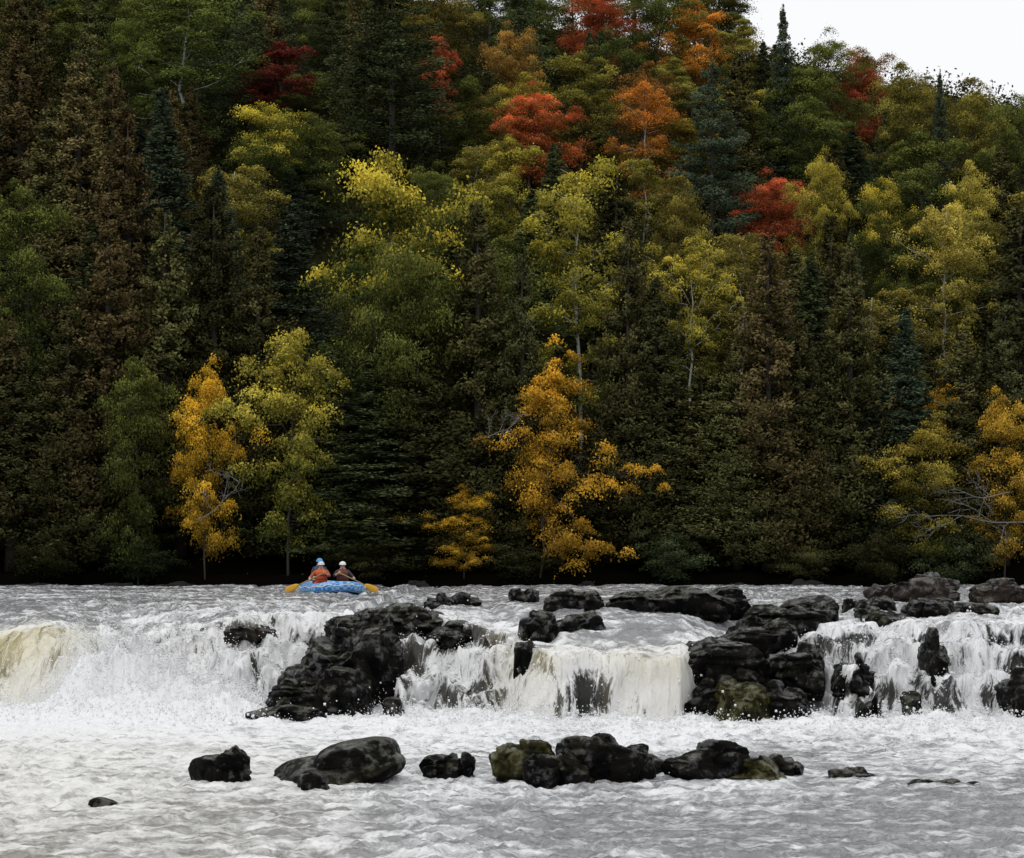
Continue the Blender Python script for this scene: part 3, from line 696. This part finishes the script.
for cx, top, w, s in CED:
    tree('spruce' if s in ('spruce', 'pine') else 'cedar', s, cx, top, w, 17.5, None, ymin=113.2+rnd.uniform(0, 2.5))
for i, cx in enumerate([40, 140, 372, 520, 668, 795, 880, 962]):
    tree('shrub', ['cedar_dark', 'pine', 'cedar_olive'][i % 3], cx+rnd.uniform(-8, 8), rnd.uniform(522, 542), rnd.uniform(56, 84), None, None, Y=111.8+rnd.uniform(0, .6))
def skyline(x): return np.interp(x, [0, 735, 745, 770, 800, 830, 900, 960, 1024, 1150], [-200, -60, 10, 34, 28, 30, 60, 78, 95, 150])
def pick(cx, Y):
    if Y < 124: return rnd.choice([('cedar', 'cedar_dark'), ('cedar', 'cedar_dark'), ('cedar', 'cedar_olive'), ('spruce', 'spruce'), ('spruce', 'pine')])
    if Y < 165:
        if cx < 180: return rnd.choice([('cedar', 'cedar_brown'), ('cedar', 'cedar_olive'), ('spruce', 'spruce'), ('cedar', 'cedar_brown')])
        return rnd.choice([('cedar', 'cedar_olive'), ('cedar', 'cedar_dark'), ('spruce', 'spruce'), ('spruce', 'pine'), ('maple', 'green'), ('cedar', 'cedar_dark'), ('birch', 'olive'), ('cedar', 'cedar_olive')])
    if cx < 430: return rnd.choice([('spruce', 'spruce'), ('pine', 'pine'), ('cedar', 'cedar_olive'), ('cedar', 'cedar_brown'), ('maple', 'green'), ('maple', 'green'), ('spruce', 'pine')])
    if Y > 240: return rnd.choice([('maple', 'green'), ('maple', 'rust'), ('maple', 'olive'), ('spruce', 'pine')])
    return rnd.choice([('maple', 'olive'), ('maple', 'yellowgreen'), ('maple', 'green'), ('maple', 'green'), ('spruce', 'spruce'), ('spruce', 'pine'), ('maple', 'olive'), ('maple', 'green'), ('maple', 'rust'), ('birch', 'goldgreen'), ('maple', 'olive')])
for Y0 in [116, 122, 130, 139, 149, 160, 171, 183, 195, 208, 222, 236, 247]:
    step = 5.6 if Y0 < 150 else 6.2
    xw = -.235*Y0+rnd.uniform(0, step)
    while xw < .235*Y0:
        Y = Y0+rnd.uniform(-2, 2); X = xw+rnd.uniform(-1.3, 1.3); xw += step if Y0 < 240 else 5
        cx = 512+X*F/Y; k, s = pick(cx, Y)
        if Y0 > 240 and not 400 < cx < 745: continue
        con = k in CONI
        h = rnd.uniform(11, 17) if con else rnd.uniform(9.5, 13)
        if Y0 > 240: h = 14
        w = (rnd.uniform(4.8, 6.2) if con else rnd.uniform(6, 8.2))*F/Y
        zg = gz(X, Y); top = HY-(zg+h-CZ)*F/Y
        lim = top
        for L_ in MARKS:
            if L_['Y'] > Y and abs(L_['cx']-cx) < .30*(L_['w']+w): lim = max(lim, L_['bot']-4)
        sk = skyline(cx)+rnd.uniform(4, 16); lim = max(lim, sk)
        if lim > top:
            h2 = CZ+(HY-lim)*Y/F-zg
            if h2 < 4.5: continue
            w *= max(.65, h2/h); h = h2; top = lim
        if top > 545 or top < -110: continue
        tree(k, s, cx, top, w, None, None, Y=Y)
n0 = len(TREES)
cells = [(j, i) for j in range(110) for i in range(128)]
rnd.shuffle(cells)
extra = 0
for j, i in cells:
    if extra > 75: break
    if COV[j, i]: continue
    y = j*8+4; x = i*8+4
    if y > 535 or y < skyline(x)+16: continue
    nb = COV[max(j-1, 0):j+2, max(i-1, 0):i+2]
    if nb.sum() > 5: continue
    top = max(y-rnd.uniform(14, 30), skyline(x)+6)
    k, s = pick(x, 118 if y > 330 else (140 if y > 200 else 190))
    Y, X, h = solveY(x, top, 13 if k in CONI else 10.5, 114.)
    w = (5.4 if k in CONI else 6.6)*F/Y
    for L_ in MARKS:
        if L_['Y'] > Y and abs(L_['cx']-x) < .30*(L_['w']+w) and top < L_['bot']-6: Y = L_['Y']+1.5
    X = (x-512)*Y/F; h = CZ+(HY-top)*Y/F-gz(X, Y)
    if h < 2.5: continue
    if h < 7: w *= .75
    tree(k, s, x, top, w, None, None, Y=Y); extra += 1
# leave out trees that stand wholly behind nearer ones
TREES.sort(key=lambda q: q['Y'])
FM = np.zeros((145, 256), bool); kept = []
for t_ in TREES:
    mine = np.zeros_like(FM); stamp(t_, mine, 4, 1.25)
    edge = t_['cx']-t_['w']/2 < 0 or t_['cx']+t_['w']/2 > 1024
    if t_['lm'] or edge or t_['kind'] == 'shrub' or t_['Y'] > 240 or (mine & ~FM).sum() > 10:
        kept.append(t_); stamp(t_, FM, 4, .85)
nall = len(TREES); TREES = kept
CW = {'cedar_dark': 'dark olive', 'cedar_brown': 'brown tinged', 'cedar_olive': 'dull olive', 'spruce': 'blue green', 'pine': 'deep green', 'green': 'mid green', 'olive': 'olive yellow', 'yellowgreen': 'yellow green', 'goldgreen': 'gold topped', 'palegold': 'pale gold', 'gold': 'golden', 'amber': 'amber', 'orange': 'orange', 'rust': 'rusty', 'red': 'red', 'redorange': 'red orange', 'crimson': 'crimson'}
KW = {'maple': 'broadleaf', 'birch': 'birch', 'paper': 'birch', 'bush': 'bank tree', 'sweep': 'bank tree', 'shrub': 'bank shrub', 'cedar': 'cedar', 'spruce': 'spruce', 'pine': 'pine'}
by = {}
for t_ in TREES:
    if t_['lm']: continue
    best = min(MARKS, key=lambda q: (q['cx']-t_['cx'])**2+(q['top']-t_['top'])**2)
    dx = t_['cx']-best['cx']; dy = t_['top']-best['top']; dist = math.hypot(dx, dy)
    rel = ('left of' if dx < 0 else 'right of') if abs(dx) > abs(dy) else ('above' if dy < 0 else 'below')
    q = 'close ' if dist < 45 else ('' if dist < 90 else 'well ')
    lab = f"{CW[t_['scheme']]} {KW[t_['kind']]} {q}{rel} the {best['short']}"
    by.setdefault(lab, []).append(t_)
ORD = ['topmost', 'second from top', 'third from top', 'fourth from top', 'fifth from top', 'sixth from top', 'seventh from top', 'eighth from top', 'ninth from top']
for lab, ts in by.items():
    ts.sort(key=lambda q: q['top'])
    for i, t_ in enumerate(ts):
        t_['label'] = lab if len(ts) == 1 else (f"{lab}, {('higher', 'lower')[i]} of two" if len(ts) == 2 else f"{lab}, {ORD[min(i, 8)]}")
for t_ in TREES: build_tree(t_)
print('TREES', n0, nall, len(TREES))
# undergrowth
rng = np.random.RandomState(77)
n = 140000
Y = rng.uniform(115, 235, n)
X = rng.uniform(-.25, .25, n)*Y
cl = fbm(X*.35, Y*.35, 3, 61)
keep = cl > -.5; X = X[keep]; Y = Y[keep]; cl = cl[keep]; n = len(X)
zz = ground(X, Y)+rng.rand(n)**1.2*(.5+2.2*np.clip(cl+.3, 0, 1))
C = np.stack([X, Y, zz], -1)
um = leaves_mesh('undergrowth', C, None, rng.uniform(.08, .2, n), .6, rng.rand(n)*.6, 60, rng, .5)
um.materials.clear(); um.materials.append(leafmat('undergrowth_leaves', (.03, .035, .014), (.06, .06, .02), 0))
tag(link('undergrowth', um), 'dark low undergrowth covering the forest floor and bank', 'undergrowth', kind='stuff')
def deadwood(px, py, Y, spread, label, seed, right=1, up=0.):
    rg = np.random.RandomState(seed); mb = MB()
    X = (px-512)*Y/F; z = CZ+(HY-py)*Y/F
    base = np.array([0, 0, 0.])
    def grow(p, d_, ln, r, lev):
        pts = [p]; dd = d_.copy()
        for i in range(6):
            dd = dd+rg.normal(0, .16, 3)+np.array([0, 0, .03]); dd /= np.linalg.norm(dd); pts.append(pts[-1]+dd*ln/6)
        mb.tube(pts, np.linspace(r, r*.3, 7), 4)
        if lev:
            for i in (2, 3, 4, 5, 6):
                nd = dd+rg.normal(0, .55, 3); nd /= np.linalg.norm(nd); grow(pts[i], nd, ln*rg.uniform(.3, .55), max(r*.5, .007), lev-1)
    d0 = np.array([right*.95, -.25, -.05+up]); grow(base, d0/np.linalg.norm(d0), spread, .034, 3)
    o = link('dead_branch', mb.mesh('dead_branch', [DEAD]), loc=(X, Y, z)); tag(o, label, 'branch', 'bare dead branches along the far bank')
deadwood(1040, 522, 110.6, 4.8, 'bare grey dead branch reaching out over the bank at the right edge', 3, -1)
deadwood(1010, 492, 110.9, 2.8, 'bare grey twiggy branch above the long dead branch at the right', 9, -1)
deadwood(196, 520, 110.8, 3.0, 'bare grey dead branch hanging over the bank left of the raft', 5, 1)
deadwood(474, 440, 111.0, 2.0, 'bare grey twigs left of the large golden bank tree', 11, 1, .3)
# ------------------------------------------------------------------ raft and people
RX = (332-512)/F*91.; RY = 91.; RZ = water_z(RX, RY)
m, nt, N, L, out = nmat('raft_blue')
p = N('ShaderNodeBsdfPrincipled'); p.inputs['Roughness'].default_value = .35
tc = N('ShaderNodeTexCoord'); ck = N('ShaderNodeTexChecker'); ck.inputs['Scale'].default_value = 7
L(tc.outputs['Object'], ck.inputs['Vector'])
L(mixc(N, L, mathn(N, L, 'MULTIPLY', ck.outputs['Fac'], .55), (.02, .2, .55), (.45, .65, .85)), p.inputs['Base Color']); L(p.outputs[0], out.inputs[0]); RBLUE = m
RAFTD = simple('raft_navy', (.03, .12, .32), .45); ROPE = simple('rope_white', (.7, .7, .65), .8)
raft = link('raft', None, loc=(RX, RY, RZ-.08), rz=math.radians(-74)); tag(raft, 'blue inflatable raft with white checks carrying three paddlers above the falls', 'raft')
th = np.arange(64)*2*np.pi/64
def oval(a, b, e=.72):
    c = np.cos(th); s = np.sin(th); return np.sign(c)*abs(c)**e*a, np.sign(s)*abs(s)**e*b
TR = .2
ox, oy = oval(1.85, .92)
rise = .10*np.clip((abs(ox)-.9)/.95, 0, 1)**1.8
mb = MB(); mb.tube(np.stack([ox, oy, .2+rise], -1), TR, 14, True)
link('side_tube', mb.mesh('side_tube', [RBLUE]), raft)
for xx in (-.55, .5):
    mb = MB(); mb.tube([(xx, -.75, .24), (xx, 0, .26), (xx, .75, .24)], .15, 12); link('thwart', mb.mesh('thwart', [RAFTD]), raft)
mb = MB(); fx, fy = oval(1.7, .78); mb.rings([np.stack([fx, fy, np.full(64, .10)], -1), np.stack([fx*.96, fy*.96, np.full(64, .16)], -1)]); link('floor', mb.mesh('floor', [RAFTD]), raft)
mb = MB(); gx_, gy_ = oval(1.85+TR-.01, .92+TR-.01); mb.tube(np.stack([gx_, gy_, .26+rise+.03*np.sin(th*12)], -1), .016, 5, True); link('grab_line', mb.mesh('grab_line', [ROPE]), raft)
SKIN = simple('skin', (.5, .3, .22), .55)
STRAP = simple('strap_black', (.02, .02, .02))
def person(wx, wy, wz, rz, cloth, jacket, helmet, arms, label):
    V = []; E = []; Rr = []
    def v(p_, r, par=None):
        V.append(tuple(p_)); Rr.append(r); i = len(V)-1
        if par is not None: E.append((par, i))
        return i
    pel = v((0, 0, .1), .15); sp = v((0, -.03, .3), .14, pel); ch = v((0, -.07, .46), .15, sp); nk = v((0, -.09, .6), .06, ch); hd = v((0, -.11, .70), .088, nk); cr = v((0, -.10, .79), .075, hd)
    v((0, -.215, .70), .016, hd)
    for s in (-1, 1):
        hp = v((s*.11, -.03, .07), .095, pel); kn = v((s*.2, -.44, .1), .068, hp); an = v((s*.19, -.42, -.16), .045, kn); v((s*.2, -.6, -.19), .036, an)
        shp = v((s*.2, -.07, .49), .066, ch); el, wr, dshaft = arms[0 if s < 0 else 1]
        e = v(el, .05, shp); w_ = v(wr, .034, e)
        a = Vector(wr)-Vector(el); a.normalize(); dv = Vector(dshaft).normalized(); nn_ = a.cross(dv).normalized()
        pm = v(Vector(wr)+a*.05, .034, w_)
        for q in range(4):
            b = Vector(wr)+a*(.085+.008*(1-abs(q-1.3)))+dv*(q-1.5)*.021
            f1 = v(b, .0095, pm); f2 = v(b+a*.02+nn_*.03, .0085, f1); v(b-a*.005+nn_*.05, .0075, f2)
        t1 = v(Vector(wr)+a*.045+dv*.045+nn_*.01, .011, pm); v(Vector(wr)+a*.075+dv*.05+nn_*.035, .009, t1)
    me = bpy.data.meshes.new('person'); me.from_pydata(V, E, []); me.update()
    tmp = bpy.data.objects.new('tmp', me); COL.objects.link(tmp)
    md = tmp.modifiers.new('Skin', 'SKIN'); md.use_smooth_shade = True
    for i, sv in enumerate(me.skin_vertices[0].data):
        sv.radius = (Rr[i], Rr[i]); sv.use_root = (i == 0)
    sb = tmp.modifiers.new('Sub', 'SUBSURF'); sb.levels = 2; sb.render_levels = 2
    dg = bpy.context.evaluated_depsgraph_get(); dg.update()
    bme = bpy.data.meshes.new_from_object(tmp.evaluated_get(dg)); bpy.data.objects.remove(tmp)
    bme.materials.clear(); bme.materials.append(cloth); bme.materials.append(SKIN)
    hands = [Vector(arms[0][1]), Vector(arms[1][1])]
    for pl in bme.polygons:
        c = pl.center
        pl.material_index = 1 if (c.z > .585 and abs(c.x) < .14) or min((c-h_).length for h_ in hands) < .13 and max(abs(c.x), abs(c.y)) > .2 else 0
    root = link('person', bme, loc=(wx, wy, wz), rz=rz); tag(root, label, 'person', 'paddlers in the raft')
    a_ = np.arange(20)*2*np.pi/20
    rg = []
    for z, rx, ry, oy_ in [(.12, .185, .16, -.01), (.2, .195, .17, -.02), (.34, .205, .185, -.045), (.46, .215, .19, -.07), (.53, .18, .155, -.08), (.575, .1, .095, -.09)]:
        rg.append(np.stack([rx*np.cos(a_), ry*np.sin(a_)+oy_, np.full(20, z)], -1))
    mb = MB(); mb.rings(rg); jk = link('life_jacket', mb.mesh('life_jacket', [jacket]), root)
    for z, rx, ry, oy_ in [(.24, .206, .181, -.027), (.38, .213, .192, -.053)]:
        mb = MB(); mb.tube(np.stack([rx*np.cos(a_), ry*np.sin(a_)+oy_, np.full(20, z)], -1), .012, 6, True); link('strap', mb.mesh('strap', [STRAP]), jk)
    rg = []
    for q in np.linspace(0, 1, 8):
        ph = q*np.pi/2; r_ = math.cos(ph)
        rg.append(np.stack([(.116*r_+.002)*np.cos(a_), (.132*r_+.002)*np.sin(a_)-.105, np.full(20, .735+.115*math.sin(ph))], -1))
    rg.insert(0, np.stack([.122*np.cos(a_), .145*np.sin(a_)-.11, np.full(20, .725)], -1))
    mb = MB(); mb.rings(rg); he = link('helmet', mb.mesh('helmet', [helmet]), root)
    mb = MB(); mb.tube([(-.1, -.1, .735), (-.075, -.13, .63), (0, -.16, .605), (.075, -.13, .63), (.1, -.1, .735)], .008, 5); link('chin_strap', mb.mesh('chin_strap', [STRAP]), he)
    for s in (-1, 1):
        mb = MB(); mb.tube([(s*.034, -.186, .713), (s*.034, -.2, .713)], [.013, .007], 6); link('eye', mb.mesh('eye', [STRAP]), root)
    root.scale = (1.1, 1.1, 1.1)
    return root
NEO = simple('neoprene', (.02, .02, .025), .7); ORJ = simple('jacket_orange', (.6, .1, .025), .7); REDC = simple('splash_top_red', (.42, .07, .025), .7)
DKJ = simple('jacket_maroon', (.15, .035, .025), .7); BLH = simple('helmet_blue', (.08, .3, .62), .3); WHH = simple('helmet_white', (.75, .75, .75), .3); GRH = simple('helmet_grey', (.62, .66, .70), .3)
NVJ = simple('jacket_navy', (.03, .06, .12), .7)
PADY = simple('paddle_yellow', (.7, .36, .025), .4); SHAFT = simple('paddle_shaft', (.35, .25, .1), .4)
def paddle(M, top, tip, label):
    top = np.array(top); tip = np.array(tip); d_ = (tip-top)/np.linalg.norm(tip-top)
    root = link('paddle', None); tag(root, label, 'paddle', 'paddles held by the rafters')
    root.matrix_world = M
    b0 = tip-d_*.5
    mb = MB(); mb.tube([top, (top+b0)/2, b0+d_*.1], .018, 8); link('shaft', mb.mesh('shaft', [SHAFT]), root)
    up = np.cross(d_, np.array([0, 1., 0])); up /= np.linalg.norm(up); nr = np.cross(d_, up)
    rg = []
    for q, hw in [(0, .02), (.08, .07), (.2, .1), (.4, .11), (.48, .095), (.51, .05)]:
        c = b0+d_*q; a_ = np.arange(12)*2*np.pi/12
        rg.append(c+up[None]*(hw*np.cos(a_))[:, None]+nr[None]*(.016*np.sin(a_))[:, None])
    mb = MB(); mb.rings(rg); link('blade', mb.mesh('blade', [PADY]), root)
    mb = MB(); mb.tube([top-up*.05, top, top+up*.05], [.016, .02, .016], 8); link('grip', mb.mesh('grip', [PADY]), root)
sx_ = 91/F
def wpos(px): return (px-512)*sx_
for (px, s, cloth, jk, he, lab, lab2, yo) in [
    (322, -1, REDC, ORJ, GRH, 'person in an orange red jacket and pale helmet paddling on the left of the raft', 'yellow bladed paddle dipping in on the left of the raft', -.35),
    (343, 1, NEO, DKJ, WHH, 'person in dark clothing and a white helmet paddling on the right of the raft', 'yellow bladed paddle dipping in on the right of the raft', -.25)]:
    top = (-s*.12, -.42, .46); tip = (s*1.18, -.40, -.16)
    dsh = tuple(np.array(tip)-np.array(top))
    low = np.array(top)+.42*np.array(dsh); tp = np.array(top)
    outer = ((s*.38, -.2, .28), (low[0]-s*.05, low[1]+.07, low[2]+.05), dsh)
    inner_ = ((-s*.30, -.22, .33), (tp[0]-s*.04, tp[1]+.06, tp[2]-.02), dsh)
    arms = (outer, inner_) if s < 0 else (inner_, outer)
    o = person(wpos(px), RY+yo, RZ+.22, rnd.uniform(-.1, .1), cloth, jk, he, arms, lab)
    bpy.context.view_layer.update()
    paddle(o.matrix_world.copy(), top, tip, lab2)
arms = (((-.27, -.2, .28), (-.2, -.4, .19), (1, 0, 0)), ((.27, -.2, .28), (.2, -.4, .19), (1, 0, 0)))
person(wpos(317), RY+1.2, RZ+.34, .1, NEO, NVJ, BLH, arms, 'person in a blue helmet sitting at the back of the raft behind the orange jacket')
# ------------------------------------------------------------------ light, camera
w = bpy.data.worlds.new('World'); SC.world = w; w.use_nodes = True
nt = w.node_tree; bg = nt.nodes['Background']
sky = nt.nodes.new('ShaderNodeTexSky'); sky.sky_type = 'NISHITA'; sky.sun_disc = False
EL = math.radians(52); AZ = math.radians(205)
sky.sun_elevation = EL; sky.sun_rotation = AZ; sky.dust_density = 4; sky.air_density = 1.2
hs = nt.nodes.new('ShaderNodeHueSaturation'); hs.inputs['Saturation'].default_value = .25
cn = nt.nodes.new('ShaderNodeTexNoise'); cn.inputs['Scale'].default_value = 2.2; cn.inputs['Detail'].default_value = 5
tcw = nt.nodes.new('ShaderNodeTexCoord'); nt.links.new(tcw.outputs['Generated'], cn.inputs['Vector'])
cl_ = nt.nodes.new('ShaderNodeMix'); cl_.data_type = 'RGBA'
cl_.inputs[6].default_value = (10.2, 10.3, 10.5, 1); cl_.inputs[7].default_value = (11.3, 11.4, 11.5, 1)
nt.links.new(cn.outputs[0], cl_.inputs[0])
mx = nt.nodes.new('ShaderNodeMix'); mx.data_type = 'RGBA'; mx.inputs[0].default_value = .85
nt.links.new(sky.outputs[0], hs.inputs['Color']); nt.links.new(hs.outputs[0], mx.inputs[6]); nt.links.new(cl_.outputs[2], mx.inputs[7])
nt.links.new(mx.outputs[2], bg.inputs[0]); bg.inputs[1].default_value = .1
sun = bpy.data.lights.new('sun', 'SUN'); sun.energy = .5; sun.angle = math.radians(25); sun.color = (1, .97, .93)
so = bpy.data.objects.new('sun', sun); COL.objects.link(so)
dirv = Vector((math.sin(AZ)*math.cos(EL), math.cos(AZ)*math.cos(EL), math.sin(EL)))
so.rotation_euler = dirv.to_track_quat('Z', 'Y').to_euler()
cd = bpy.data.cameras.new('camera'); cd.lens = 85; cd.sensor_width = 36; cd.shift_y = 131/1024; cd.clip_end = 5000
co = bpy.data.objects.new('camera', cd); COL.objects.link(co); co.location = (0, 0, CZ); co.rotation_euler = (math.radians(90), 0, 0)
SC.camera = co
SC.view_settings.view_transform = 'Standard'; SC.view_settings.look = 'None'; SC.view_settings.exposure = 0
